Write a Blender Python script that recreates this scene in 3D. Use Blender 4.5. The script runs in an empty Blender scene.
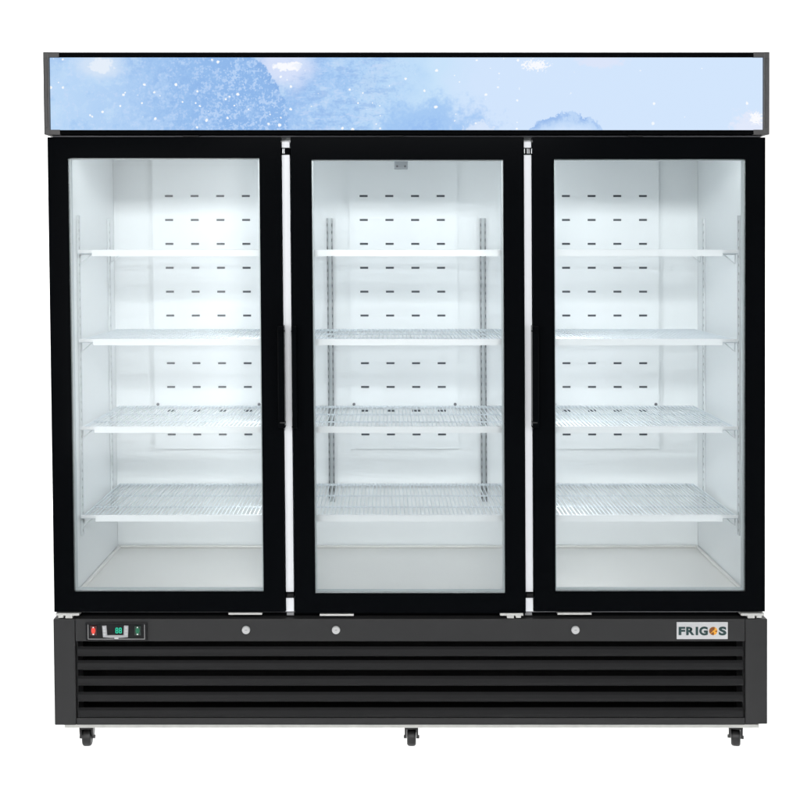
import bpy, bmesh, math, random
from mathutils import Vector, Matrix
random.seed(4)
R = math.radians
scene = bpy.context.scene
C = scene.collection

# ------------------------------------------------------------------ camera
cam_d = bpy.data.cameras.new("camera")
cam = bpy.data.objects.new("camera", cam_d)
C.objects.link(cam)
cam.location = (0.0, -3.5, 1.4537)
cam.rotation_euler = (R(90 - 1.55), 0, 0)
cam_d.sensor_width = 36.0
cam_d.lens = 36.0 * 1224.0 / 800.0
cam_d.shift_x = (400 - 385.0) / 800
cam_d.shift_y = -(400 - 283.12) / 800
cam_d.clip_end = 200
scene.camera = cam

# ------------------------------------------------------------------ world, exposure
world = bpy.data.worlds.new("World")
scene.world = world
world.use_nodes = True
bg = world.node_tree.nodes["Background"]
bg.inputs["Color"].default_value = (0.95, 0.98, 1.0, 1)
bg.inputs["Strength"].default_value = 0.10
scene.view_settings.view_transform = 'Standard'
scene.view_settings.look = 'None'
scene.view_settings.exposure = 0.0
scene.view_settings.gamma = 1.0
scene.render.engine = 'CYCLES'
scene.cycles.use_denoising = True
scene.cycles.denoising_prefilter = 'ACCURATE'
scene.cycles.denoising_input_passes = 'RGB_ALBEDO_NORMAL'
scene.cycles.max_bounces = 10
scene.cycles.transparent_max_bounces = 24


def area(name, loc, target, sx, sy, watts, col=(1, 1, 1)):
    d = bpy.data.lights.new(name, 'AREA')
    d.shape = 'RECTANGLE'
    d.size = sx
    d.size_y = sy
    d.energy = watts
    d.color = col
    o = bpy.data.objects.new(name, d)
    C.objects.link(o)
    o.location = loc
    v = Vector(target) - Vector(loc)
    o.rotation_euler = v.to_track_quat('-Z', 'Y').to_euler()
    return o


FLOOR_Z = -0.006
# studio softboxes left and right of the camera
area("softbox_left", (-2.75, -3.0, 1.40), (0.0, 0.3, 1.0), 0.9, 1.9, 40, (0.98, 0.99, 1.0))
area("softbox_right", (2.95, -3.0, 1.40), (0.1, 0.3, 1.0), 0.9, 1.9, 40, (0.96, 0.98, 1.0))
# tall softbox left of the camera, the one mirrored softly in the left door
area("softbox_tall", (-1.42, -4.0, 1.12), (-1.42, 0.0, 1.12), 1.05, 1.85, 15, (1.0, 1.0, 1.0))
# wide softbox over the camera, shining straight into the cabinet
area("softbox_front", (0.05, -4.2, 2.55), (0.07, 0.3, 0.95), 2.2, 0.45, 130, (0.99, 0.995, 1.0))
# unseen lamps added behind the translucent floor and backdrop to turn both white
area("floor_whitening_lamp", (0, 1.4, FLOOR_Z - 0.8), (0, 1.4, 1), 10.0, 5.6, 820)
area("backdrop_whitening_lamp", (0, 5.2, 2.6), (0, 0, 2.6), 11.0, 8.0, 1300)
# the cabinet's own LED strips behind the mullions and above the doors
for lx, pl, pr in ((-0.279, 2.35, 0.38), (0.413, 0.38, 2.8)):
    for sgn, pw in ((-1, pl), (1, pr)):
        area("interior_led", (lx + sgn * 0.02, 0.115, 1.04), (lx + sgn * 0.62, 0.115 + (0.02 if pw > 1 else 0.30), 1.04), 0.03, 0.86, pw,
             (0.97, 0.99, 1.0))
area("interior_led", (0.07, 0.085, 1.755), (0.07, 0.40, 0.9), 1.85, 0.02, 1.7, (0.93, 0.98, 1.0))

# ------------------------------------------------------------------ helpers
LEAN = 0.0073          # the cabinet stands a few millimetres out of plumb


def lean(bm):
    for v in bm.verts:
        v.co.x += LEAN * (1.1 - v.co.z)


def s2l(c):
    out = []
    for x in c:
        x /= 255.0
        out.append(x / 12.92 if x <= 0.04045 else ((x + 0.055) / 1.055) ** 2.4)
    return tuple(out) + (1.0,)


def link(o, parent=None):
    C.objects.link(o)
    if parent:
        o.parent = parent
        # parts are modelled in place: cancel the parent's own offset
        o.matrix_parent_inverse = parent_matrix(parent).inverted()
    return o


def parent_matrix(p):
    m = Matrix.Translation(p.location)
    if p.parent:
        m = parent_matrix(p.parent) @ p.matrix_parent_inverse @ m
    return m


def obj(name, bm, mats, parent=None, smooth=False, label=None, do_lean=True):
    if do_lean:
        lean(bm)
    bmesh.ops.recalc_face_normals(bm, faces=bm.faces)
    me = bpy.data.meshes.new(name)
    bm.to_mesh(me)
    bm.free()
    if not isinstance(mats, (list, tuple)):
        mats = [mats]
    for m in mats:
        me.materials.append(m)
    if smooth:
        for p in me.polygons:
            p.use_smooth = True
        try:
            me.set_sharp_from_angle(angle=R(35))
        except Exception:
            pass
    o = bpy.data.objects.new(name, me)
    link(o, parent)
    if label:
        o["label"] = label
    return o


def box(bm, x0, x1, y0, y1, z0, z1, bev=0.0, mi=0, seg=2):
    t = bmesh.new()
    bmesh.ops.create_cube(t, size=1.0)
    for v in t.verts:
        v.co = Vector(((x0 + x1) / 2 + v.co.x * (x1 - x0), (y0 + y1) / 2 + v.co.y * (y1 - y0),
                       (z0 + z1) / 2 + v.co.z * (z1 - z0)))
    if bev:
        bmesh.ops.bevel(t, geom=list(t.edges), offset=bev, segments=seg, profile=0.6, affect='EDGES')
    for f in t.faces:
        f.material_index = mi
    merge(bm, t)


def merge(bm, t):
    me = bpy.data.meshes.new("tmp")
    t.to_mesh(me)
    t.free()
    n = len(bm.faces)
    bm.from_mesh(me)
    bpy.data.meshes.remove(me)
    return n


def ring(bm, o, i, y0, y1, bev=0.0, mi=0):
    """rectangular frame: o and i are (x0, x1, z0, z1) outside and inside"""
    t = bmesh.new()
    def rect(r, y):
        return [t.verts.new((r[a], y, r[b])) for a, b in ((0, 2), (1, 2), (1, 3), (0, 3))]
    of, inf, ob, ib = rect(o, y0), rect(i, y0), rect(o, y1), rect(i, y1)
    for k in range(4):
        j = (k + 1) % 4
        t.faces.new((of[k], of[j], inf[j], inf[k]))
        t.faces.new((ob[j], ob[k], ib[k], ib[j]))
        t.faces.new((of[j], of[k], ob[k], ob[j]))
        t.faces.new((inf[k], inf[j], ib[j], ib[k]))
    if bev:
        es = [e for e in t.edges if len(e.link_faces) == 2 and e.calc_face_angle(0) > 0.5]
        bmesh.ops.recalc_face_normals(t, faces=t.faces)
        bmesh.ops.bevel(t, geom=es, offset=bev, segments=2, profile=0.6, affect='EDGES')
    for f in t.faces:
        f.material_index = mi
    merge(bm, t)


def tube(bm, a, b, r, n=6, mi=0, caps=True):
    a, b = Vector(a), Vector(b)
    d = (b - a)
    q = d.to_track_quat('Z', 'Y').to_matrix()
    ra, rb = [], []
    for k in range(n):
        an = 2 * math.pi * k / n
        off = q @ Vector((math.cos(an) * r, math.sin(an) * r, 0))
        ra.append(bm.verts.new(a + off))
        rb.append(bm.verts.new(b + off))
    fs = []
    for k in range(n):
        j = (k + 1) % n
        fs.append(bm.faces.new((ra[k], ra[j], rb[j], rb[k])))
    if caps:
        fs.append(bm.faces.new(ra[::-1]))
        fs.append(bm.faces.new(rb))
    for f in fs:
        f.material_index = mi


def lathe(bm, c, axis, prof, n=24, mi=0):
    """prof: list of (radius, distance along axis)"""
    q = Vector(axis).to_track_quat('Z', 'Y').to_matrix()
    c = Vector(c)
    rings = []
    for r, h in prof:
        if r < 1e-6:
            rings.append([bm.verts.new(c + q @ Vector((0, 0, h)))])
        else:
            rings.append([bm.verts.new(c + q @ Vector((math.cos(2 * math.pi * k / n) * r,
                                                       math.sin(2 * math.pi * k / n) * r, h))) for k in range(n)])
    for A, B in zip(rings, rings[1:]):
        for k in range(n):
            j = (k + 1) % n
            if len(A) == 1:
                f = bm.faces.new((A[0], B[j], B[k]))
            elif len(B) == 1:
                f = bm.faces.new((A[k], A[j], B[0]))
            else:
                f = bm.faces.new((A[k], A[j], B[j], B[k]))
            f.material_index = mi


def prism_x(bm, prof, x0, x1, mi=0):
    """profile of (y, z) points extruded along x"""
    a = [bm.verts.new((x0, y, z)) for y, z in prof]
    b = [bm.verts.new((x1, y, z)) for y, z in prof]
    n = len(prof)
    fs = [bm.faces.new(a), bm.faces.new(b[::-1])]
    for k in range(n):
        j = (k + 1) % n
        fs.append(bm.faces.new((a[j], a[k], b[k], b[j])))
    for f in fs:
        f.material_index = mi


# ------------------------------------------------------------------ materials
def mat(name, col, rough=0.5, metal=0.0, spec=0.5, noise=0.0, nscale=30.0, bump=0.0, bscale=400.0, emit=None, estr=0.0,
        rnoise=0.0):
    m = bpy.data.materials.new(name)
    m.use_nodes = True
    nt = m.node_tree
    p = nt.nodes["Principled BSDF"]
    p.inputs["Roughness"].default_value = rough
    p.inputs["Metallic"].default_value = metal
    p.inputs["Specular IOR Level"].default_value = spec
    c = tuple(col[:3]) + (1,)
    p.inputs["Base Color"].default_value = c
    tc = nt.nodes.new("ShaderNodeTexCoord")
    if noise or rnoise:
        n = nt.nodes.new("ShaderNodeTexNoise")
        n.inputs["Scale"].default_value = nscale
        n.inputs["Detail"].default_value = 5
        nt.links.new(tc.outputs["Object"], n.inputs["Vector"])
        if noise:
            mx = nt.nodes.new("ShaderNodeMix")
            mx.data_type = 'RGBA'
            nt.links.new(n.outputs["Fac"], mx.inputs["Factor"])
            mx.inputs["A"].default_value = tuple(x * (1 - noise) for x in c[:3]) + (1,)
            mx.inputs["B"].default_value = tuple(min(1, x * (1 + noise)) for x in c[:3]) + (1,)
            nt.links.new(mx.outputs["Result"], p.inputs["Base Color"])
        if rnoise:
            mr = nt.nodes.new("ShaderNodeMapRange")
            mr.inputs["To Min"].default_value = rough - rnoise
            mr.inputs["To Max"].default_value = rough + rnoise
            nt.links.new(n.outputs["Fac"], mr.inputs["Value"])
            nt.links.new(mr.outputs["Result"], p.inputs["Roughness"])
    if bump:
        n2 = nt.nodes.new("ShaderNodeTexNoise")
        n2.inputs["Scale"].default_value = bscale
        n2.inputs["Detail"].default_value = 3
        nt.links.new(tc.outputs["Object"], n2.inputs["Vector"])
        b = nt.nodes.new("ShaderNodeBump")
        b.inputs["Strength"].default_value = bump
        b.inputs["Distance"].default_value = 0.001
        nt.links.new(n2.outputs["Fac"], b.inputs["Height"])
        nt.links.new(b.outputs["Normal"], p.inputs["Normal"])
    if emit:
        p.inputs["Emission Color"].default_value = tuple(emit[:3]) + (1,)
        p.inputs["Emission Strength"].default_value = estr
    return m


M_black_glass = mat("black_door_print", (0.0024, 0.0028, 0.0034), rough=0.12, spec=0.015, noise=0.15, nscale=3)
M_black = mat("black_coating", (0.0028, 0.0030, 0.0034), rough=0.35, spec=0.0, noise=0.2, nscale=20)
M_charcoal = mat("charcoal_powder_coat", (0.027, 0.027, 0.0275), rough=0.5, spec=0.18, noise=0.07, nscale=14, bump=0.12,
                 bscale=900)
M_slat = mat("charcoal_slat_coat", (0.0125, 0.0125, 0.013), rough=0.40, spec=0.13, noise=0.10, nscale=9, bump=0.1, bscale=900)
M_dark = mat("dark_recess", (0.004, 0.004, 0.004), rough=0.9, spec=0.05)
M_grey_cap = mat("grey_plastic_cap", (0.062, 0.060, 0.060), rough=0.45, spec=0.3, noise=0.12, nscale=60)
M_liner = mat("white_liner", (0.885, 0.908, 0.915), rough=0.38, spec=0.4, noise=0.02, nscale=3, bump=0.03, bscale=60)
M_white = mat("white_mullion_plastic", (0.76, 0.775, 0.80), rough=0.4, spec=0.4, noise=0.02, nscale=5)
M_wire = mat("white_epoxy_wire", (0.74, 0.79, 0.83), rough=0.35, spec=0.5)
M_rail = mat("white_price_rail", (0.88, 0.90, 0.91), rough=0.3, spec=0.5)
M_steel = mat("brushed_steel_floor", (0.84, 0.825, 0.80), rough=0.36, metal=0.2, noise=0.025, nscale=4)
M_track = mat("pale_coated_track", (0.74, 0.77, 0.78), rough=0.4, spec=0.4, noise=0.08, nscale=80)
M_slot = mat("track_slot_grey", (0.10, 0.11, 0.115), rough=0.6)
M_faint = mat("track_hole_grey", (0.33, 0.34, 0.35), rough=0.6)
M_zinc = mat("zinc_track", (0.34, 0.35, 0.36), rough=0.4, metal=0.6, noise=0.35, nscale=140)
M_bright_zinc = mat("bright_zinc", (0.52, 0.52, 0.50), rough=0.35, metal=0.3, noise=0.12, nscale=70)
M_trim = mat("grey_aluminium_trim", (0.20, 0.20, 0.215), rough=0.4, metal=0.4, noise=0.2, nscale=8)
M_spacer = mat("glass_edge_spacer", (0.58, 0.62, 0.63), rough=0.4, metal=0.3)
M_rubber = mat("black_rubber", (0.007, 0.007, 0.007), rough=0.45, spec=0.4, noise=0.3, nscale=200)
M_caster = mat("black_caster_steel", (0.006, 0.006, 0.006), rough=0.3, spec=0.4)
M_silver = mat("silver_plate", (0.62, 0.62, 0.63), rough=0.33, metal=0.6, noise=0.10, nscale=18)
M_lock = mat("chromed_lock", (0.60, 0.60, 0.60), rough=0.28, metal=0.5)
M_letter = mat("dark_teal_lettering", s2l((46, 68, 68)), rough=0.5, spec=0.2)
M_gold = mat("gold_emblem", s2l((226, 160, 52)), rough=0.4)
M_brown = mat("brown_emblem", s2l((120, 66, 16)), rough=0.4)
M_gloss_black = mat("gloss_black_plastic", (0.006, 0.006, 0.007), rough=0.25, spec=0.3)
M_bezel_and_shade = mat("silver_bezel_and_mullion_shade", (0.36, 0.36, 0.37), rough=0.35, metal=0.3)
M_bezel_key = mat("pale_key", (0.46, 0.46, 0.47), rough=0.5)
M_line = mat("printed_grey_line", (0.30, 0.30, 0.30), rough=0.5)
M_red = mat("dark_red_rocker", (0.05, 0.003, 0.003), rough=0.3)
M_red_core = mat("red_lit_lens", (0.45, 0.03, 0.02), rough=0.3, emit=s2l((232, 58, 46)), estr=0.8)
M_green = mat("dark_green_rocker", (0.002, 0.016, 0.010), rough=0.3)
M_green_lens = mat("green_lit_lens", (0.004, 0.05, 0.03), rough=0.3, emit=s2l((10, 110, 70)), estr=0.6)
M_mark = mat("white_switch_mark", (0.8, 0.8, 0.8), rough=0.4)
M_digit = mat("green_lit_digit", (0.0, 0.3, 0.2), rough=0.4, emit=s2l((36, 200, 155)), estr=0.75)


def translucent_sheet(name, col):
    m = bpy.data.materials.new(name)
    m.use_nodes = True
    nt = m.node_tree
    nt.nodes.clear()
    out = nt.nodes.new("ShaderNodeOutputMaterial")
    mix = nt.nodes.new("ShaderNodeMixShader")
    d = nt.nodes.new("ShaderNodeBsdfDiffuse")
    t = nt.nodes.new("ShaderNodeBsdfTranslucent")
    n = nt.nodes.new("ShaderNodeTexNoise")
    n.inputs["Scale"].default_value = 2.0
    mx = nt.nodes.new("ShaderNodeMix")
    mx.data_type = 'RGBA'
    mx.inputs["A"].default_value = tuple(x * 0.98 for x in col) + (1,)
    mx.inputs["B"].default_value = tuple(col) + (1,)
    nt.links.new(n.outputs["Fac"], mx.inputs["Factor"])
    nt.links.new(mx.outputs["Result"], d.inputs["Color"])
    nt.links.new(mx.outputs["Result"], t.inputs["Color"])
    mix.inputs["Fac"].default_value = 0.5
    nt.links.new(d.outputs[0], mix.inputs[1])
    nt.links.new(t.outputs[0], mix.inputs[2])
    nt.links.new(mix.outputs[0], out.inputs["Surface"])
    return m


M_backlit_sheet = translucent_sheet("backlit_white_sheet", (0.88, 0.88, 0.88))  # floor and backdrop made translucent so the added lamps show through as white


def glass_material():
    m = bpy.data.materials.new("clear_door_glass")
    m.use_nodes = True
    nt = m.node_tree
    nt.nodes.clear()
    out = nt.nodes.new("ShaderNodeOutputMaterial")
    mix = nt.nodes.new("ShaderNodeMixShader")
    tr = nt.nodes.new("ShaderNodeBsdfTransparent")
    tr.inputs["Color"].default_value = (0.974, 0.985, 0.987, 1)
    gl = nt.nodes.new("ShaderNodeBsdfGlossy")
    gl.inputs["Roughness"].default_value = 0.09
    fr = nt.nodes.new("ShaderNodeFresnel")
    fr.inputs["IOR"].default_value = 1.45
    nt.links.new(fr.outputs[0], mix.inputs["Fac"])
    nt.links.new(tr.outputs[0], mix.inputs[1])
    nt.links.new(gl.outputs[0], mix.inputs[2])
    nt.links.new(mix.outputs[0], out.inputs["Surface"])
    return m


M_glass = glass_material()


# --- the watercolour picture of the backlit sign, as nodes
class G:
    def __init__(self, nt):
        self.nt = nt

    def _in(self, sock, v):
        if hasattr(v, "is_linked") or hasattr(v, "links"):
            self.nt.links.new(v, sock)
        else:
            sock.default_value = v

    def m(self, op, a, b=0.0, c=0.0):
        n = self.nt.nodes.new("ShaderNodeMath")
        n.operation = op
        self._in(n.inputs[0], a)
        self._in(n.inputs[1], b)
        self._in(n.inputs[2], c)
        return n.outputs[0]

    def ss(self, v, lo, hi):
        """smooth 0..1 as v goes lo -> hi (lo may exceed hi)"""
        n = self.nt.nodes.new("ShaderNodeMapRange")
        n.interpolation_type = 'SMOOTHSTEP'
        self._in(n.inputs["Value"], v)
        a, b, ta, tb = (lo, hi, 0.0, 1.0) if lo < hi else (hi, lo, 1.0, 0.0)
        n.inputs["From Min"].default_value = a
        n.inputs["From Max"].default_value = b
        n.inputs["To Min"].default_value = ta
        n.inputs["To Max"].default_value = tb
        return n.outputs["Result"]

    def noise(self, vec, scale, detail=4.0, rough=0.55):
        n = self.nt.nodes.new("ShaderNodeTexNoise")
        self.nt.links.new(vec, n.inputs["Vector"])
        n.inputs["Scale"].default_value = scale
        n.inputs["Detail"].default_value = detail
        n.inputs["Roughness"].default_value = rough
        return n.outputs["Fac"]

    def mix(self, f, a, b):
        n = self.nt.nodes.new("ShaderNodeMix")
        n.data_type = 'RGBA'
        self._in(n.inputs["Factor"], f)
        self._in(n.inputs["A"], a)
        self._in(n.inputs["B"], b)
        return n.outputs["Result"]

    def mul(self, *a):
        r = a[0]
        for x in a[1:]:
            r = self.m('MULTIPLY', r, x)
        return r

    def bump2(self, u, v, cu, cv, ru, rv):
        """1 at (cu,cv) falling smoothly to 0 on an ellipse"""
        du = self.m('DIVIDE', self.m('SUBTRACT', u, cu), ru)
        dv = self.m('DIVIDE', self.m('SUBTRACT', v, cv), rv)
        r = self.m('SQRT', self.m('ADD', self.mul(du, du), self.mul(dv, dv)))
        return r


def sign_material():
    m = bpy.data.materials.new("backlit_watercolour_panel")
    m.use_nodes = True
    nt = m.node_tree
    nt.nodes.clear()
    g = G(nt)
    out = nt.nodes.new("ShaderNodeOutputMaterial")
    tc = nt.nodes.new("ShaderNodeTexCoord")
    sep = nt.nodes.new("ShaderNodeSeparateXYZ")
    P = tc.outputs["Object"]
    nt.links.new(P, sep.inputs[0])
    # u runs 0..256 along the sign, v 0..26 downwards (centimetre-like units of 8 mm)
    u = g.m('MULTIPLY_ADD', sep.outputs[0], 352.0, 385.0)
    v = g.m('MULTIPLY_ADD', sep.outputs[2], -354.4, 765.7)
    big = g.noise(P, 3.5, 4)
    med = g.noise(P, 12, 5, 0.6)
    fine = g.noise(P, 60, 4, 0.65)
    tiny = g.noise(P, 170, 3, 0.7)
    bigc = g.m('SUBTRACT', big, 0.5)
    medc = g.m('SUBTRACT', med, 0.5)
    finec = g.m('SUBTRACT', fine, 0.5)
    tinyc = g.m('SUBTRACT', tiny, 0.5)
    uw = g.m('ADD', u, g.m('ADD', g.mul(bigc, 90.0), g.mul(medc, 60.0)))
    r = nt.nodes.new("ShaderNodeValToRGB")
    nt.links.new(g.m('DIVIDE', g.m('SUBTRACT', uw, 40.0), 740.0), r.inputs[0])
    stops = [(48, (188, 217, 248)), (120, (176, 208, 245)), (180, (159, 196, 240)), (255, (152, 190, 238)),
             (320, (170, 205, 245)), (375, (182, 215, 248)), (425, (200, 227, 251)), (480, (210, 229, 253)),
             (764, (211, 230, 253))]
    cr = r.color_ramp
    while len(cr.elements) < len(stops):
        cr.elements.new(0.5)
    for e, (px, col) in zip(cr.elements, stops):
        e.position = (px - 40.0) / 740.0
        e.color = s2l(col)
    col = r.outputs["Color"]
    left = g.ss(u, 440, 360)
    # blotchy washes in the blue half
    deep = s2l((142, 182, 234))
    col = g.mix(g.mul(g.ss(g.m('ADD', big, g.mul(medc, 0.8)), 0.50, 0.68), left, 0.55), col, deep)
    col = g.mix(g.mul(g.ss(g.m('ADD', med, g.mul(finec, 0.3)), 0.50, 0.62), left, 0.6), col, s2l((196, 223, 249)))
    col = g.mix(g.mul(g.ss(g.m('ADD', med, g.mul(finec, 0.3)), 0.46, 0.34), left, 0.5), col, s2l((154, 194, 240)))
    # dark speckled dome with a crisp curved right edge
    rr = g.bump2(u, v, 200, 126, 88, 88)
    rr = g.m('ADD', rr, g.m('ADD', g.mul(finec, 0.10), g.m('ADD', g.mul(medc, 0.09), g.mul(tinyc, 0.06))))
    dome = g.ss(rr, 1.012, 0.985)
    fade = g.ss(g.m('ADD', u, g.mul(medc, 120.0)), 140, 240)
    col = g.mix(g.mul(dome, fade, 0.85), col, s2l((142, 183, 234)))
    edge = g.mul(dome, g.ss(rr, 0.86, 0.99), g.ss(u, 230, 260))
    col = g.mix(g.mul(edge, g.ss(med, 0.38, 0.6), 0.8), col, s2l((130, 171, 227)))
    speck = g.mul(dome, fade, g.ss(g.m('ADD', fine, g.mul(tinyc, 0.9)), 0.50, 0.62))
    col = g.mix(g.mul(speck, 0.7), col, s2l((186, 214, 248)))
    blot = g.mul(dome, g.ss(g.m('ADD', med, g.mul(finec, 0.5)), 0.52, 0.62))
    col = g.mix(g.mul(blot, 0.45), col, s2l((172, 205, 246)))
    # speckle of lighter and darker pigment over the whole blue half
    col = g.mix(g.mul(g.ss(g.m('ADD', fine, tinyc), 0.54, 0.70), left, 0.35), col, s2l((206, 222, 250)))
    col = g.mix(g.mul(g.ss(g.m('ADD', fine, tinyc), 0.46, 0.32), left, g.ss(u, 90, 200), 0.35), col, s2l((142, 180, 232)))
    # pale gap right of the dome
    gap = g.ss(g.m('ADD', g.bump2(u, v, 285, 62, 38, 36), g.mul(medc, 0.9)), 1.0, 0.35)
    gap = g.mul(gap, g.ss(rr, 0.99, 1.01))
    col = g.mix(g.mul(gap, 0.85), col, s2l((222, 230, 252)))
    strk = g.ss(g.m('ADD', g.bump2(u, v, 290, 66, 15, 5), g.mul(finec, 2.6)), 1.0, 0.7)
    col = g.mix(strk, col, s2l((250, 251, 255)))
    # pale wash top left
    pw = g.ss(g.m('ADD', g.bump2(u, v, 100, 66, 34, 20), g.mul(medc, 1.6)), 1.0, 0.3)
    col = g.mix(g.mul(pw, 0.75), col, s2l((217, 231, 248)))
    pw2 = g.ss(g.m('ADD', g.bump2(u, v, 102, 65, 13, 9), g.mul(finec, 1.8)), 1.0, 0.7)
    col = g.mix(g.mul(pw2, 0.7), col, s2l((238, 244, 252)))
    # streaky strokes in the middle of the blue half
    mp = nt.nodes.new("ShaderNodeMapping")
    mp.inputs["Scale"].default_value = (16, 16, 55)
    mp.inputs["Rotation"].default_value = (0, R(14), 0)
    nt.links.new(P, mp.inputs["Vector"])
    st = g.noise(mp.outputs[0], 1.0, 4, 0.7)
    mid = g.mul(g.ss(u, 280, 310), g.ss(u, 420, 370))
    col = g.mix(g.mul(g.ss(st, 0.52, 0.62), mid, 0.5), col, s2l((146, 182, 232)))
    col = g.mix(g.mul(g.ss(st, 0.44, 0.36), mid, 0.5), col, s2l((205, 222, 250)))
    # blue cloud low in the middle
    cl = g.m('ADD', g.bump2(u, v, 432, 136, 80, 48), g.m('ADD', g.mul(medc, 1.0), g.mul(finec, 0.9)))
    col = g.mix(g.mul(g.ss(cl, 1.0, 0.45), 0.85), col, s2l((160, 198, 243)))
    col = g.mix(g.mul(g.ss(cl, 0.62, 0.2), g.ss(fine, 0.4, 0.6), 0.7), col, s2l((146, 186, 240)))
    wp = g.ss(g.m('ADD', g.bump2(u, v, 478, 128, 16, 8), g.mul(finec, 2.4)), 1.0, 0.55)
    col = g.mix(g.mul(wp, 0.8), col, s2l((222, 234, 252)))
    # small blue hill
    hu = g.m('ABSOLUTE', g.m('SUBTRACT', g.m('ADD', u, g.mul(finec, 8.0)), 566.0))
    ht = g.m('ADD', g.m('MULTIPLY_ADD', g.m('POWER', g.m('DIVIDE', hu, 37.0), 2.6), 17.0, 112.0),
             g.m('ADD', g.mul(medc, 22.0), g.mul(finec, 14.0)))
    hd = g.m('SUBTRACT', g.m('ADD', v, g.mul(tinyc, 5.0)), ht)
    hill = g.ss(hd, -0.5, 1.2)
    col = g.mix(g.mul(hill, g.ss(hd, 24, 4), 0.85), col, s2l((186, 213, 247)))
    col = g.mix(g.mul(hill, g.ss(hd, 10, 0), g.ss(g.m('ADD', med, g.mul(finec, 0.6)), 0.40, 0.58), 0.9), col,
                s2l((148, 184, 235)))
    # lilac cloud in the right corner and at the top
    cl2 = g.m('ADD', g.bump2(u, v, 748, 128, 22, 20), g.mul(finec, 2.0))
    col = g.mix(g.mul(g.ss(cl2, 1.0, 0.5), 0.85), col, s2l((228, 234, 251)))
    cl3 = g.m('ADD', g.bump2(u, v, 600, 60, 28, 9), g.mul(finec, 1.6))
    col = g.mix(g.mul(g.ss(cl3, 1.0, 0.5), 0.6), col, s2l((226, 230, 248)))
    cl4 = g.m('ADD', g.bump2(u, v, 535, 65, 15, 6), g.mul(tinyc, 3.4))
    col = g.mix(g.ss(cl4, 0.85, 0.55), col, s2l((248, 250, 255)))
    cl5 = g.m('ADD', g.bump2(u, v, 756, 118, 9, 7), g.mul(tinyc, 2.6))
    col = g.mix(g.ss(cl5, 0.85, 0.55), col, s2l((250, 251, 255)))
    # flakes of white
    for sc, thr, keep, seed in ((34.0, 0.15, 0.62, 0.0), (80.0, 0.16, 0.66, 3.7)):
        vo = nt.nodes.new("ShaderNodeTexVoronoi")
        vo.inputs["Scale"].default_value = sc
        mp2 = nt.nodes.new("ShaderNodeMapping")
        mp2.inputs["Location"].default_value = (seed, 0.5, seed)
        nt.links.new(P, mp2.inputs["Vector"])
        nt.links.new(mp2.outputs[0], vo.inputs["Vector"])
        sp = nt.nodes.new("ShaderNodeSeparateColor")
        nt.links.new(vo.outputs["Color"], sp.inputs[0])
        dd = g.m('ADD', vo.outputs["Distance"], g.m('ADD', g.mul(tinyc, 0.20), g.mul(finec, 0.30)))
        rad = g.mul(sp.outputs[1], sp.outputs[1], thr * 2.0)
        dens = g.m('ADD', sp.outputs[0], g.mul(g.ss(u, 620, 500), 0.22))
        col = g.mix(g.mul(g.ss(g.m('SUBTRACT', dd, rad), 0.02, -0.03), g.ss(dens, keep + 0.30, keep + 0.32)), col,
                    s2l((249, 252, 255)))
    em = nt.nodes.new("ShaderNodeEmission")
    nt.links.new(col, em.inputs["Color"])
    em.inputs["Strength"].default_value = 1.0
    nt.links.new(em.outputs[0], out.inputs["Surface"])
    return m


M_sign = sign_material()

# ------------------------------------------------------------------ setting
bm = bmesh.new()
box(bm, -6.5, 6.5, -1.2, 3.2, FLOOR_Z - 0.012, FLOOR_Z)
fl = obj("floor", bm, M_backlit_sheet, do_lean=False)
fl["kind"] = "structure"
bm = bmesh.new()
prof = []
for k in range(13):
    a = R(90 * k / 12)
    prof.append((3.2 + 1.2 * math.sin(a), FLOOR_Z + 1.2 - 1.2 * math.cos(a)))
prof.append((4.4, 6.5))
inner = prof
outer = [(y + 0.012, z - 0.0) for y, z in prof]
va = [[bm.verts.new((x, y, z)) for y, z in inner] for x in (-7.0, 7.0)]
for k in range(len(inner) - 1):
    bm.faces.new((va[0][k], va[1][k], va[1][k + 1], va[0][k + 1]))
bd = obj("backdrop", bm, M_backlit_sheet, smooth=True, do_lean=False)
bd["kind"] = "structure"

# ------------------------------------------------------------------ the display fridge
fridge = bpy.data.objects.new("display_fridge", None)
C.objects.link(fridge)
fridge.location = (0.076, 0.33, FLOOR_Z)
fridge.empty_display_size = 0.2
fridge["label"] = "tall black display fridge with three glass doors and a lit blue sign on top"
fridge["category"] = "fridge"

XL, XR = -0.907, 1.053           # inside of the cabinet
YB = 0.61                        # back wall
ZF, ZC = 0.4506, 1.765           # inner floor and ceiling

# outer shell
bm = bmesh.new()
box(bm, -0.9565, -0.9155, 0.052, 0.68, 0.392, 1.985, 0.002)
box(bm, 1.0615, 1.0885, 0.052, 0.68, 0.392, 1.985, 0.002)
box(bm, -0.915, 1.061, 0.625, 0.679, 0.393, 1.984)
box(bm, -0.915, 1.061, 0.054, 0.624, 1.778, 1.984)
box(bm, -0.915, 1.061, 0.054, 0.624, 0.393, 0.436)
obj("cabinet_shell", bm, M_black, fridge)

# liner
bm = bmesh.new()
box(bm, -0.915, XL, 0.050, 0.622, 0.437, 1.777)
box(bm, XR, 1.061, 0.050, 0.622, 0.437, 1.777)
box(bm, XL + 0.0005, XR - 0.0005, YB, 0.622, 0.437, 1.777)
box(bm, XL + 0.0005, XR - 0.0005, 0.050, YB - 0.0005, ZC, 1.777)
obj("inner_liner", bm, M_liner, fridge)

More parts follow.
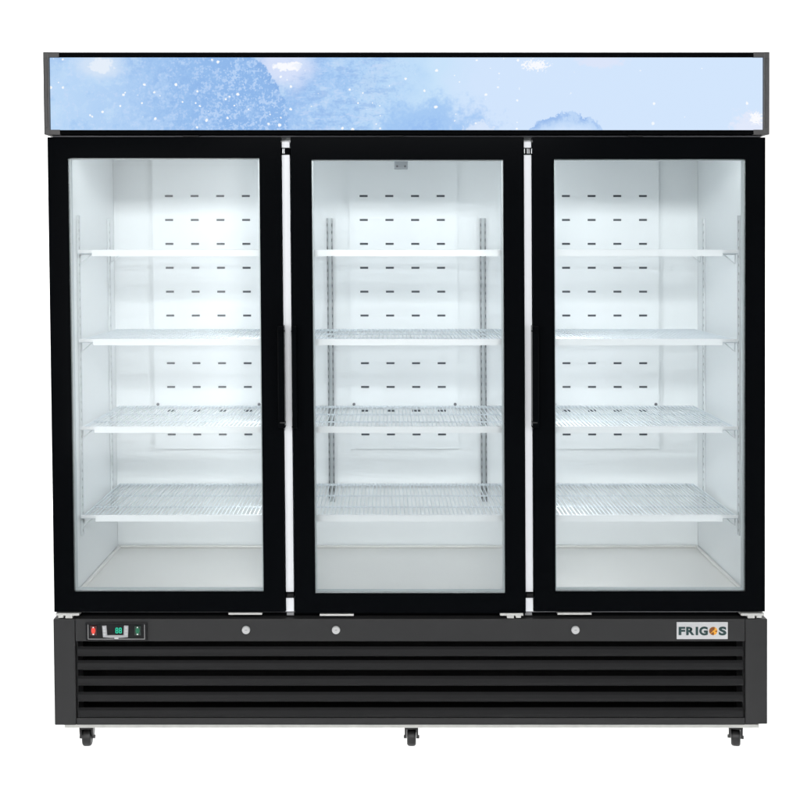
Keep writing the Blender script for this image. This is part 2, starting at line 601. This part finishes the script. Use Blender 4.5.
# inner floor pan with a rolled rim
bm = bmesh.new()
box(bm, XL + 0.001, XR - 0.001, 0.050, YB - 0.001, 0.4375, ZF)
box(bm, XL + 0.002, XL + 0.013, 0.056, YB - 0.014, ZF, ZF + 0.007, 0.002)
box(bm, XR - 0.013, XR - 0.002, 0.056, YB - 0.014, ZF, ZF + 0.007, 0.002)
box(bm, XL + 0.002, XR - 0.002, YB - 0.013, YB - 0.002, ZF, ZF + 0.007, 0.002)
box(bm, XL + 0.014, XR - 0.014, 0.052, 0.064, ZF, ZF + 0.006, 0.002)
obj("floor_pan", bm, M_steel, fridge)

# trims between header and doors, and below the doors
bm = bmesh.new()
box(bm, -0.945, 1.082, 0.012, 0.049, 1.7772, 1.7802)
obj("top_trim", bm, M_trim, fridge)
bm = bmesh.new()
box(bm, -0.95, 1.085, 0.018, 0.049, 0.4052, 0.4080, mi=0)
box(bm, -0.95, 1.085, 0.030, 0.049, 0.3925, 0.4050, mi=1)
obj("bottom_trim", bm, [M_trim, M_black], fridge)

# mullions between the doors
for mx in (-0.2785, 0.4130):
    bm = bmesh.new()
    box(bm, mx - 0.042, mx + 0.042, 0.052, 0.105, 0.3935, 1.7638, 0.004)
    box(bm, mx - 0.0125, mx + 0.0105, 0.012, 0.053, 0.4088, 1.7635, 0.0015)
    box(bm, mx - 0.0115, mx + 0.0085, 0.0262, 0.0296, 0.3938, 0.4045, mi=1)  # grey piece paints the shade on the mullion foot below the doors
    mu = obj("mullion", bm, [M_white, M_bezel_and_shade], fridge)
    for (za, zb), ribs in (((1.7262, 1.7458), True), ((0.4502, 0.4662), False)):
        bm = bmesh.new()
        box(bm, mx - 0.0134, mx + 0.0115, 0.006, 0.050, za, zb, 0.001)
        if ribs:
            for q in (-0.010, -0.006) if mx < 0 else (-0.011, -0.003, 0.002, 0.009):
                box(bm, mx + q, mx + q + 0.0022, 0.0045, 0.007, za + 0.003, zb - 0.003, mi=1)
        else:
            box(bm, mx - 0.008, mx + 0.010, 0.0045, 0.007, za + 0.003, zb - 0.003, mi=2)
        obj("catch_bracket", bm, [M_black, M_zinc, M_slat], mu)

# ---- doors
doors = (
    ((-0.9580, -0.2925, 0.4110, 1.7755), (-0.9003, -0.3543, 0.4702, 1.7160), 'R', "left door"),
    ((-0.2646, 0.4008, 0.4080, 1.7755), (-0.2057, 0.3418, 0.4647, 1.7118), 'L', "middle door"),
    ((0.4257, 1.0898, 0.4125, 1.7750), (0.4868, 1.0332, 0.4705, 1.7132), 'L', "right door"),
)
for di, (o, i, side, _) in enumerate(doors):
    bm = bmesh.new()
    ring(bm, o, i, 0.0, 0.044, 0.0022)
    d = obj("door", bm, M_black_glass, fridge, smooth=True)
    # double glass pane
    bm = bmesh.new()
    e = 0.0004
    box(bm, i[0] + e, i[1] - e, 0.006, 0.010, i[2] + e, i[3] - e)
    obj("glass_pane", bm, M_glass, d)
    # pale spacer seen round the edge of the glass
    bm = bmesh.new()
    ring(bm, (i[0] + e, i[1] - e, i[2] + e, i[3] - e), (i[0] + 0.0045, i[1] - 0.0045, i[2] + 0.0045, i[3] - 0.003),
         0.014, 0.030)
    obj("glass_spacer", bm, M_spacer, d)
    # gasket round the back of the door
    bm = bmesh.new()
    ring(bm, (o[0] + 0.012, o[1] - 0.012, o[2] + 0.012, o[3] - 0.012),
         (o[0] + 0.030, o[1] - 0.030, o[2] + 0.030, o[3] - 0.030), 0.0442, 0.0505)
    obj("gasket", bm, M_spacer, d)
    # slim edge handle
    bm = bmesh.new()
    s = 1 if side == 'R' else -1
    xe = o[1] if s > 0 else o[0]
    out = (0.0060, 0.0012, 0.0055)[di]
    xa, xb = sorted((xe + s * out, xe - s * 0.014))
    za, zb = 0.9445, 1.2385
    # rounded grip bar, hollowed on its outer side
    box(bm, xa, xb, -0.022, 0.030, za, zb, 0.003, seg=3)
    box(bm, xa + 0.002, xb - 0.002, -0.0245, -0.0215, za + 0.02, zb - 0.02, 0.001)
    ia, ib = sorted((xe + s * (out + 0.0008), xe - s * 0.008))
    if di != 1:
        box(bm, ia, ib, -0.0235, 0.006, za + 0.0150, za + 0.0185, mi=1)
    box(bm, ia, ib, -0.0235, 0.004, za + 0.0030, za + 0.0058, mi=2)
    box(bm, ia, ib, -0.0235, 0.004, zb - 0.0175, zb - 0.0150, mi=2)
    obj("handle", bm, [M_black_glass, M_charcoal, M_black], d)

# hinges and closers under the doors
for x0, x1, outer_side in ((-0.953, -0.885, -1), (0.326, 0.393, 1), (1.019, 1.087, 1)):
    bm = bmesh.new()
    box(bm, x0, x1, -0.006, 0.050, 0.4020, 0.4085, 0.001)
    lo, hi = (x0, x1) if outer_side < 0 else (x1, x0)
    for q, w, h in ((0.10, 0.22, 0.0075), (0.40, 0.30, 0.0085)):
        a, b = sorted((lo + (hi - lo) * q, lo + (hi - lo) * (q + w)))
        box(bm, a, b, -0.003, 0.03, 0.4020 - h, 0.4018, 0.0015)
    tube(bm, ((lo * 0.85 + hi * 0.15), 0.012, 0.392), ((lo * 0.85 + hi * 0.15), 0.012, 0.402), 0.006, 10)
    obj("hinge", bm, M_bright_zinc, fridge)
for x0, x1, z in ((-0.456, -0.359, 0.4062), (-0.193, -0.095, 0.4028), (0.492, 0.590, 0.4062)):
    bm = bmesh.new()
    box(bm, x0, x1, -0.002, 0.030, z - 0.0028, z + 0.0026, 0.001)
    obj("door_closer", bm, M_bright_zinc, fridge)
bm = bmesh.new()
for k in range(9):
    box(bm, -0.190 + k * 0.0062, -0.190 + k * 0.0062 + (0.0035, 0.0048, 0.0026)[k % 3], 0.0285, 0.0302, 0.3955, 0.3985)
obj("data_sticker", bm, M_spacer, fridge)

# top hinge plates seen in the gap
for x0, x1 in ((-0.572, -0.527), (0.018, 0.058), (0.70, 0.74)):
    bm = bmesh.new()
    box(bm, x0, x1, 0.004, 0.03, 1.7775, 1.7806)
    obj("hinge_plate", bm, M_grey_cap, fridge)

# ---- header with the backlit sign
bm = bmesh.new()
HX0, HX1 = -0.9612, 1.0947
box(bm, HX0 + 0.006, HX1 - 0.006, -0.004, 0.0515, 1.7815, 2.0105)
box(bm, HX0 + 0.004, HX1 - 0.004, -0.020, -0.0035, 1.9997, 2.0133, 0.002)
box(bm, HX0 + 0.004, HX1 - 0.004, -0.020, -0.0035, 1.7812, 1.7937, 0.002)
head = obj("header", bm, M_black, fridge)
bm = bmesh.new()
box(bm, HX0 + 0.0125, HX1 - 0.0125, -0.0105, -0.0045, 1.7930, 2.0003)
obj("sign_panel", bm, M_sign, head)
for s in (-1, 1):
    bm = bmesh.new()
    xo = HX0 if s < 0 else HX1
    def bx(a, b, *r, **k):
        a, b = sorted((xo - s * a, xo - s * b))
        box(bm, a, b, *r, **k)
    bx(0, 0.0165, -0.0220, 0.0520, 1.7802, 2.0142, bev=0.0015)
    bx(0.0045, 0.0110, -0.0245, -0.0215, 1.800, 1.996, bev=0.001)
    bx(0.0160, 0.0450, -0.0215, -0.0030, 1.9990, 2.0140, bev=0.0012)
    bx(0.0160, 0.0450, -0.0215, -0.0030, 1.7804, 1.7945, bev=0.0012)
    obj("end_cap", bm, M_grey_cap, head)

# ---- base
bm = bmesh.new()
BX0, BX1 = -0.9618, 1.0974
box(bm, BX0, -0.8996, 0.0, 0.67, 0.0815, 0.3905, 0.003)
box(bm, 1.0339, BX1, 0.0, 0.67, 0.0845, 0.3905, 0.003)
box(bm, -0.8990, 1.0333, 0.003, 0.02, 0.0812, 0.1012, 0.0015)
box(bm, -0.899, 1.0333, 0.09, 0.66, 0.083, 0.39, mi=1)
base = obj("base_housing", bm, [M_charcoal, M_dark], fridge)
bm = bmesh.new()
box(bm, -0.8988, 1.0331, 0.002, 0.02, 0.3250, 0.3900, 0.002)
box(bm, -0.8988, 1.0331, 0.021, 0.089, 0.3300, 0.3890)
obj("fascia_panel", bm, M_charcoal, fridge)
bm = bmesh.new()
for zb in (0.2802, 0.2403, 0.1943, 0.1477, 0.1022):
    h = 0.030
    prism_x(bm, [(0.0068, zb), (0.0050, zb + 0.0012), (0.0048, zb + 0.0100), (0.0068, zb + 0.0200), (0.0120, zb + 0.0265),
                 (0.0130, zb + 0.0257), (0.0080, zb + 0.0194), (0.0062, zb + 0.0100), (0.0066, zb + 0.0014)], -0.8945, 1.0285)
for x0, x1 in ((-0.8985, -0.8947), (1.0287, 1.0328)):
    box(bm, x0, x1, 0.012, 0.045, 0.1016, 0.3246)
gr = obj("louvre_grille", bm, M_slat, fridge)
bm = bmesh.new()
box(bm, -0.935, 1.075, 0.006, 0.655, 0.0712, 0.0808, 0.001)
for x in (-0.92, -0.855, 0.03, 0.115, 0.985, 1.06):
    lathe(bm, (x, 0.02, 0.0712), (0, 0, -1), [(0.005, 0), (0.005, 0.003), (0.0, 0.004)], 10)
obj("bottom_tray", bm, mat("galvanised_tray", (0.42, 0.42, 0.40), rough=0.4, metal=0.3, noise=0.2, nscale=40), fridge)

# ---- locks
for lx in (-0.4061, -0.1467, 0.5437):
    bm = bmesh.new()
    lathe(bm, (lx, 0.002, 0.3587), (0, -1, 0), [(0.0118, -0.001), (0.0118, 0.003), (0.0105, 0.0045), (0.0065, 0.0048),
                                                 (0.0060, 0.0040), (0.0, 0.0040)], 28)
    box(bm, lx - 0.0032, lx + 0.0032, -0.0026, -0.0018, 0.3580, 0.3594, mi=1)
    obj("lock", bm, [M_lock, M_trim], fridge, smooth=True)

# ---- control panel
bm = bmesh.new()
cx0, cx1, cz0, cz1 = -0.8685, -0.6904, 0.3282, 0.3805
box(bm, cx0, cx1, -0.003, 0.003, cz0, cz1, 0.0015)
PXS = 0.002873                                   # metres across one unit of the panel drawing
def cxp(p): return cx0 + (p - 85.5) * PXS
def czp(p): return cz1 - (p - 622.5) * 0.002906
for a, b, c, d in ((88.0, 88.5, 624.3, 639.0), (144.6, 145.1, 624.3, 638.6), (88.0, 145.1, 638.5, 639.0)):
    box(bm, cxp(a), cxp(b), -0.0034, -0.0029, czp(d), czp(c), mi=1)
panel = obj("control_panel", bm, [M_gloss_black, M_line], fridge)
# thermostat bezel (an open U) with keys
bm = bmesh.new()
U = [(102.6, 625.2), (106.8, 625.0), (107.6, 634.6), (123.9, 634.6), (124.6, 625.0), (128.9, 625.2), (128.2, 636.6),
     (120.5, 637.2), (111, 637.2), (103.4, 636.6)]
fv = [bm.verts.new((cxp(x), -0.0062, czp(y))) for x, y in U]
bv = [bm.verts.new((cxp(x), -0.0031, czp(y))) for x, y in U]
bm.faces.new(fv)
for k in range(len(U)):
    j = (k + 1) % len(U)
    bm.faces.new((fv[k], fv[j], bv[j], bv[k]))
for x in (103.6, 125.4):
    for y in (626.2, 629.3, 632.4):
        box(bm, cxp(x), cxp(x + 2.6), -0.0075, -0.0061, czp(y + 2.3), czp(y), 0.0004, mi=1)
box(bm, cxp(114.8), cxp(118.8), -0.0070, -0.0061, czp(638.4), czp(636.6), 0.0004, mi=1)
obj("thermostat_bezel", bm, [M_bezel_and_shade, M_bezel_key], panel)
# two seven-segment eights
bm = bmesh.new()
for x in (115.8, 119.3):
    w, t = 2.7, 0.62
    ys = (627.7, 630.1, 632.5)
    for y in ys:
        box(bm, cxp(x + 0.3), cxp(x + w - 0.3), -0.0044, -0.0032, czp(y + t / 2), czp(y - t / 2))
    for ya, yb in zip(ys, ys[1:]):
        for xx in (x, x + w - t):
            box(bm, cxp(xx), cxp(xx + t), -0.0044, -0.0032, czp(yb - t / 2 - 0.05), czp(ya + t / 2 + 0.05))
obj("digit_display", bm, M_digit, panel)


def rocker(cx, mats):
    bm = bmesh.new()
    x0, x1, z0, z1 = cxp(cx - 3.1), cxp(cx + 3.1), czp(634.9), czp(625.1)
    prism = [(-0.0031, z0), (-0.0070, z0 + 0.001), (-0.0048, (z0 + z1) / 2), (-0.0062, z1 - 0.001), (-0.0031, z1)]
    prism_x(bm, prism, x0, x1)
    xm, zm = (x0 + x1) / 2, (z0 + z1) / 2
    t = bmesh.new()
    lathe(t, (0, 0, 0), (0, -1, 0), [(0.0056, 0), (0.0054, 0.0016), (0.0, 0.0022)], 20, mi=1)
    for vv in t.verts:
        vv.co = Vector((xm + vv.co.x, -0.0052 + vv.co.y, zm + vv.co.z * 1.75))
    merge(bm, t)
    for zz, w in ((z1 - 0.0048, 0.0016), (z0 + 0.0036, 0.0022)):
        box(bm, xm - w, xm + w, -0.0078, -0.0050, zz - 0.0016, zz + 0.0016, 0.0004, mi=2)
    return bm


obj("rocker_switch", rocker(93.8, None), [M_red, M_red_core, M_mark], panel, label="lit red rocker switch")
obj("rocker_switch", rocker(138.0, None), [M_green, M_green_lens, M_mark], panel, label="green rocker switch")

# ---- maker's badge
bx0, bx1, bz0, bz1 = 0.8352, 0.9825, 0.3325, 0.3819
bm = bmesh.new()
box(bm, bx0, bx1, -0.0015, 0.003, bz0, bz1, 0.001)
badge = obj("badge", bm, M_silver, fridge)


def text_bm(s, x0, x1, z0, z1, y, off):
    cu = bpy.data.curves.new("lettering", 'FONT')
    cu.body = s
    cu.size = 1.0
    cu.offset = off
    cu.extrude = 0.0
    cu.resolution_u = 6
    to = bpy.data.objects.new("lettering", cu)
    C.objects.link(to)
    dg = bpy.context.evaluated_depsgraph_get()
    dg.update()
    me = bpy.data.meshes.new_from_object(to.evaluated_get(dg))
    bpy.data.objects.remove(to)
    bpy.data.curves.remove(cu)
    t = bmesh.new()
    t.from_mesh(me)
    bpy.data.meshes.remove(me)
    xs = [v.co.x for v in t.verts]
    ys = [v.co.y for v in t.verts]
    ax, bx_, ay, by = min(xs), max(xs), min(ys), max(ys)
    for v in t.verts:
        v.co = Vector((x0 + (v.co.x - ax) / (bx_ - ax) * (x1 - x0), y, z0 + (v.co.y - ay) / (by - ay) * (z1 - z0)))
    ext = bmesh.ops.extrude_face_region(t, geom=list(t.faces))
    for e in ext["geom"]:
        if isinstance(e, bmesh.types.BMVert):
            e.co.y += 0.0009
    return t


bm = bmesh.new()
def bxp(p): return bx0 + (p - 676.6) * 0.002883
def bzp(p): return bz1 - (p - 622.0) * 0.002906
for ch, a, b in (("S", 718.6, 726.2), ("F", 678.5, 685.0), ("R", 686.0, 694.3), ("I", 695.5, 697.9), ("G", 699.1, 707.6)):
    ov = 0.25 if ch in "GS" else 0.0
    t = text_bm(ch, bxp(a), bxp(b), bzp(634.9 + ov), bzp(626.7 - ov), -0.0024, 0.045 if ch != "I" else 0.05)
    merge(bm, t)
    if ch == "S":
        obj("lettering", bm, M_letter, badge)
        bm = bmesh.new()
obj("lettering", bm, M_letter, badge)
bm = bmesh.new()
ex, ez = bxp(713.1), bzp(630.8)
er = 4.15 * 0.00288
lathe(bm, (ex, -0.0015, ez), (0, -1, 0), [(er, 0), (er * 0.96, 0.0009), (0.0, 0.0016)], 28)
def disc(pts):
    f = [bm.verts.new((ex + x * er, -0.0034, ez + z * er)) for x, z in pts]
    b = [bm.verts.new((ex + x * er, -0.0020, ez + z * er)) for x, z in pts]
    fs = [bm.faces.new(f)]
    for k in range(len(f)):
        j = (k + 1) % len(f)
        fs.append(bm.faces.new((f[k], f[j], b[j], b[k])))
    for q in fs:
        q.material_index = 1
arc = lambda a0, a1, r, n=12: [(math.cos(R(a0 + (a1 - a0) * k / n)) * r, math.sin(R(a0 + (a1 - a0) * k / n)) * r) for k in
                              range(n + 1)]
disc(arc(70, 215, 0.98) + [(-0.35, -0.25), (-0.10, 0.15), (0.25, 0.30)])
disc(arc(225, 275, 0.97, 6) + [(0.15, -0.55), (0.0, -0.15), (-0.28, -0.42)])
disc([(0.42, 0.05), (0.85, 0.15), (0.93, -0.12), (0.55, -0.22)])
obj("emblem", bm, [M_gold, M_brown], badge)

# ---- casters
for n, (kx, ky, rz) in enumerate(((-0.8836, 0.06, R(4)), (0.0700, 0.06, R(-2)), (1.0229, 0.06, R(-14)),
                                 (-0.8836, 0.60, R(170)), (0.0700, 0.60, R(184)), (1.0229, 0.60, R(176)))):
    bm = bmesh.new()
    box(bm, -0.024, 0.024, -0.024, 0.024, 0.0655, 0.0705, 0.001)
    lathe(bm, (0, 0, 0.0655), (0, 0, -1), [(0.0, 0.0), (0.019, 0.0), (0.0195, 0.006), (0.015, 0.008)], 20)
    # fork: a bridge and two cheeks that taper down to the axle
    box(bm, -0.0200, 0.0200, -0.014, 0.024, 0.0500, 0.0580, 0.002)
    for s in (-1, 1):
        pr = [(-0.014, 0.0570), (0.024, 0.0570), (0.022, 0.036), (0.014, 0.0170), (0.004, 0.0170), (-0.010, 0.036)]
        a, b = sorted((s * 0.0140, s * 0.0198))
        prism_x(bm, pr, a, b)
        lathe(bm, (s * 0.0198, 0.009, 0.0205), (s, 0, 0), [(0.0055, 0), (0.0050, 0.003), (0, 0.0035)], 8)
    box(bm, -0.0139, 0.0139, 0.0365, 0.0395, 0.022, 0.056, 0.001)
    W = Matrix.Translation((kx, ky, FLOOR_Z + 0.006)) @ Matrix.Rotation(rz, 4, 'Z')
    bmesh.ops.transform(bm, matrix=W, verts=bm.verts)
    ca = obj("caster", bm, M_caster, fridge, smooth=True)
    bm = bmesh.new()
    r = 0.0255
    lathe(bm, (-0.0130, 0.009, r - 0.006), (1, 0, 0), [(0.006, 0.0005), (0.016, 0.0), (r - 0.005, 0.0), (r - 0.0012, 0.003),
                                                        (r, 0.008), (r, 0.018), (r - 0.0012, 0.023), (r - 0.005, 0.026),
                                                        (0.016, 0.026), (0.006, 0.0255)], 32)
    bmesh.ops.transform(bm, matrix=W, verts=bm.verts)
    obj("wheel", bm, M_rubber, ca, smooth=True)

# ---- vent panels on the back wall, slots cut through over a dark duct
ROWS = [0.8351 + 0.07987 * k for k in range(11)]
for pcx, ccx in ((-0.5925, -0.5890), (0.0645, 0.0610), (0.7370, 0.7360)):
    x0, x1 = pcx - 0.1805, pcx + 0.1805
    z0, z1 = 0.7865, 1.7635
    yf = 0.590
    cols = [ccx + 0.0857 * (k - 1.5) for k in range(4)]
    xs = [x0] + sorted([c - 0.0135 for c in cols] + [c + 0.0135 for c in cols]) + [x1]
    zs = [z0] + sorted([z - 0.0034 for z in ROWS] + [z + 0.0034 for z in ROWS]) + [z1]
    bm = bmesh.new()
    V = [[bm.verts.new((x, yf, z)) for z in zs] for x in xs]
    holes = []
    for a in range(len(xs) - 1):
        for b in range(len(zs) - 1):
            q = (V[a][b], V[a + 1][b], V[a + 1][b + 1], V[a][b + 1])
            if a % 2 == 1 and b % 2 == 1:
                holes.append((xs[a], xs[a + 1], zs[b], zs[b + 1]))
                # sides of the punched slot
                w = [bm.verts.new((v.co.x, yf + 0.003, v.co.z)) for v in q]
                for k in range(4):
                    j = (k + 1) % 4
                    bm.faces.new((q[k], q[j], w[j], w[k]))
            else:
                bm.faces.new(q)
    # folded edges
    box(bm, x0, x0 + 0.002, yf + 0.0003, YB - 0.0008, z0, z1)
    box(bm, x1 - 0.002, x1, yf + 0.0003, YB - 0.0008, z0, z1)
    box(bm, x0 + 0.002, x1 - 0.002, yf + 0.0003, YB - 0.0008, z0, z0 + 0.002)
    box(bm, x0 + 0.004, x1 - 0.004, YB - 0.012, YB - 0.010, z0 + 0.004, z1 - 0.002, mi=1)
    vp = obj("vent_panel", bm, [M_liner, mat("vent_duct_dark", (0.14, 0.155, 0.18), rough=0.8)], fridge)
    for sx in (x0 + 0.011, x1 - 0.011):
        bm = bmesh.new()
        lathe(bm, (sx, yf, 0.937), (0, -1, 0), [(0.0050, 0.0), (0.0048, 0.004), (0.003, 0.0058), (0.0, 0.0062)], 12)
        obj("screw", bm, M_trim, vp, smooth=True)

# ---- slotted shelf tracks
def track_back(x):
    bm = bmesh.new()
    box(bm, x - 0.0100, x - 0.0050, 0.596, 0.6095, 0.606, 1.560, 0.0008)
    box(bm, x + 0.0050, x + 0.0100, 0.596, 0.6095, 0.606, 1.560, 0.0008)
    box(bm, x - 0.0050, x + 0.0050, 0.6045, 0.6095, 0.606, 1.560, mi=2)
    z = 0.618
    k = 0
    while z < 1.55:
        for xx in (x - 0.0075, x + 0.0075):
            box(bm, xx - 0.0013, xx + 0.0013, 0.5952, 0.5965, z, z + 0.010, mi=1)
        z += 0.0254
        k += 1
    obj("shelf_track", bm, [M_zinc, M_slot, M_spacer], fridge)


def track_side(s, y):
    bm = bmesh.new()
    xw = XL if s > 0 else XR
    def b(a, c, *r, **k):
        a, c = sorted((xw + s * a, xw + s * c))
        box(bm, a, c, *r, **k)
    b(0.0005, 0.007, y - 0.010, y - 0.004, 0.606, 1.556, bev=0.0006)
    b(0.0005, 0.007, y + 0.004, y + 0.010, 0.606, 1.556, bev=0.0006)
    b(0.0005, 0.0025, y - 0.004, y + 0.004, 0.606, 1.556)
    z = 0.618
    while z < 1.545:
        b(0.0068, 0.0075, y - 0.0085, y - 0.0055, z, z + 0.008, mi=1)
        b(0.0024, 0.0032, y - 0.0025, y + 0.0025, z, z + 0.010, mi=1)
        z += 0.0254
    obj("shelf_track", bm, [M_track, M_faint], fridge)


for x in (-0.1825, 0.3305):
    track_back(x)
for s in (1, -1):
    for y in (0.12, 0.52):
        track_side(s, y)

# ---- wire shelves: one built per door bay, the other rows are copies
YFR, YBK = 0.076, 0.578
TOPS = (0.6757, 0.9365, 1.1934, 1.4537)
BAYS = ((-0.893, -0.2800, 0.041, 0.001), (-0.2770, 0.4115, 0.001, 0.001), (0.4145, 1.0322, 0.001, 0.045))
SHELVES = []
for bx_i, (x0, x1, il, ir) in enumerate(BAYS):
    for row, zt in enumerate(TOPS):
        rng = random.Random(bx_i * 7 + row)
        bm = bmesh.new()
        zw = zt - 0.0035
        n = int((x1 - x0) / 0.0122)
        for k in range(n + 1):
            x = x0 + 0.004 + (x1 - x0 - 0.008) * k / n
            w = rng.uniform(-0.0002, 0.0002)
            tube(bm, (x, YFR + 0.002, zw), (x + w, YBK, zw + rng.uniform(-0.0002, 0.0002)), 0.00165, 8)
            # wires turn down over the front rod
            tube(bm, (x, YFR + 0.0022, zw + 0.0005), (x, YFR + 0.0022, zw - 0.0075), 0.0015, 5)
        for y in (0.225, 0.395):
            tube(bm, (x0, y, zw - 0.0044), (x1, y, zw - 0.0044), 0.0026, 8)
        for y in (YFR, YBK - 0.003):
            tube(bm, (x0, y, zw - 0.0040), (x1, y, zw - 0.0040), 0.0041, 8)
        for x in (x0 + 0.001, x1 - 0.001):
            tube(bm, (x, YFR, zw - 0.0040), (x, YBK, zw - 0.0040), 0.0032, 8)
        sh = obj("shelf", bm, M_wire, fridge, smooth=True)
        bm = bmesh.new()
        pr = [(YFR - 0.0052, zt + 0.0002), (YFR - 0.0020, zt + 0.0010), (YFR + 0.0035, zt + 0.0006), (YFR + 0.0035, zt - 0.0008),
              (YFR - 0.0030, zt - 0.0012), (YFR - 0.0052, zt - 0.0160), (YFR + 0.0010, zt - 0.0165),
              (YFR + 0.0010, zt - 0.0178), (YFR - 0.0075, zt - 0.0178)]
        prism_x(bm, pr, x0 + il, x1 - ir)
        box(bm, x0 - 0.001, x1 + 0.001, YFR - 0.0048, YFR + 0.0020, zt - 0.0088, zt + 0.0001, 0.0008)
        obj("price_rail", bm, M_rail, sh)
        # clips that carry the shelf
        for sx, end in ((1, x0), (-1, x1)):
            for y in (0.12, 0.52):
                bm = bmesh.new()
                zc = zt - 0.013
                tube(bm, (end - sx * 0.008, y, zc), (end + sx * 0.030, y, zc), 0.0016, 6)
                tube(bm, (end - sx * 0.005, y, zc - 0.028), (end + sx * 0.028, y, zc), 0.0014, 6)
                tube(bm, (end - sx * 0.005, y, zc + 0.004), (end - sx * 0.005, y, zc - 0.028), 0.0018, 6)
                obj("shelf_clip", bm, M_track, sh, smooth=True)
        SHELVES.append(sh)

# ---- small probe housing under the ceiling
bm = bmesh.new()
box(bm, 0.031, 0.072, 0.088, 0.120, 1.691, 1.764, 0.003)
pb = obj("probe_housing", bm, mat("grey_probe_plastic", (0.42, 0.45, 0.48), rough=0.4), fridge)
for x in (0.040, 0.063):
    bm = bmesh.new()
    lathe(bm, (x, 0.0883, 1.6985), (0, -1, 0), [(0.0032, 0), (0.003, 0.0016), (0, 0.002)], 12)
    obj("screw", bm, M_trim, pb, smooth=True)
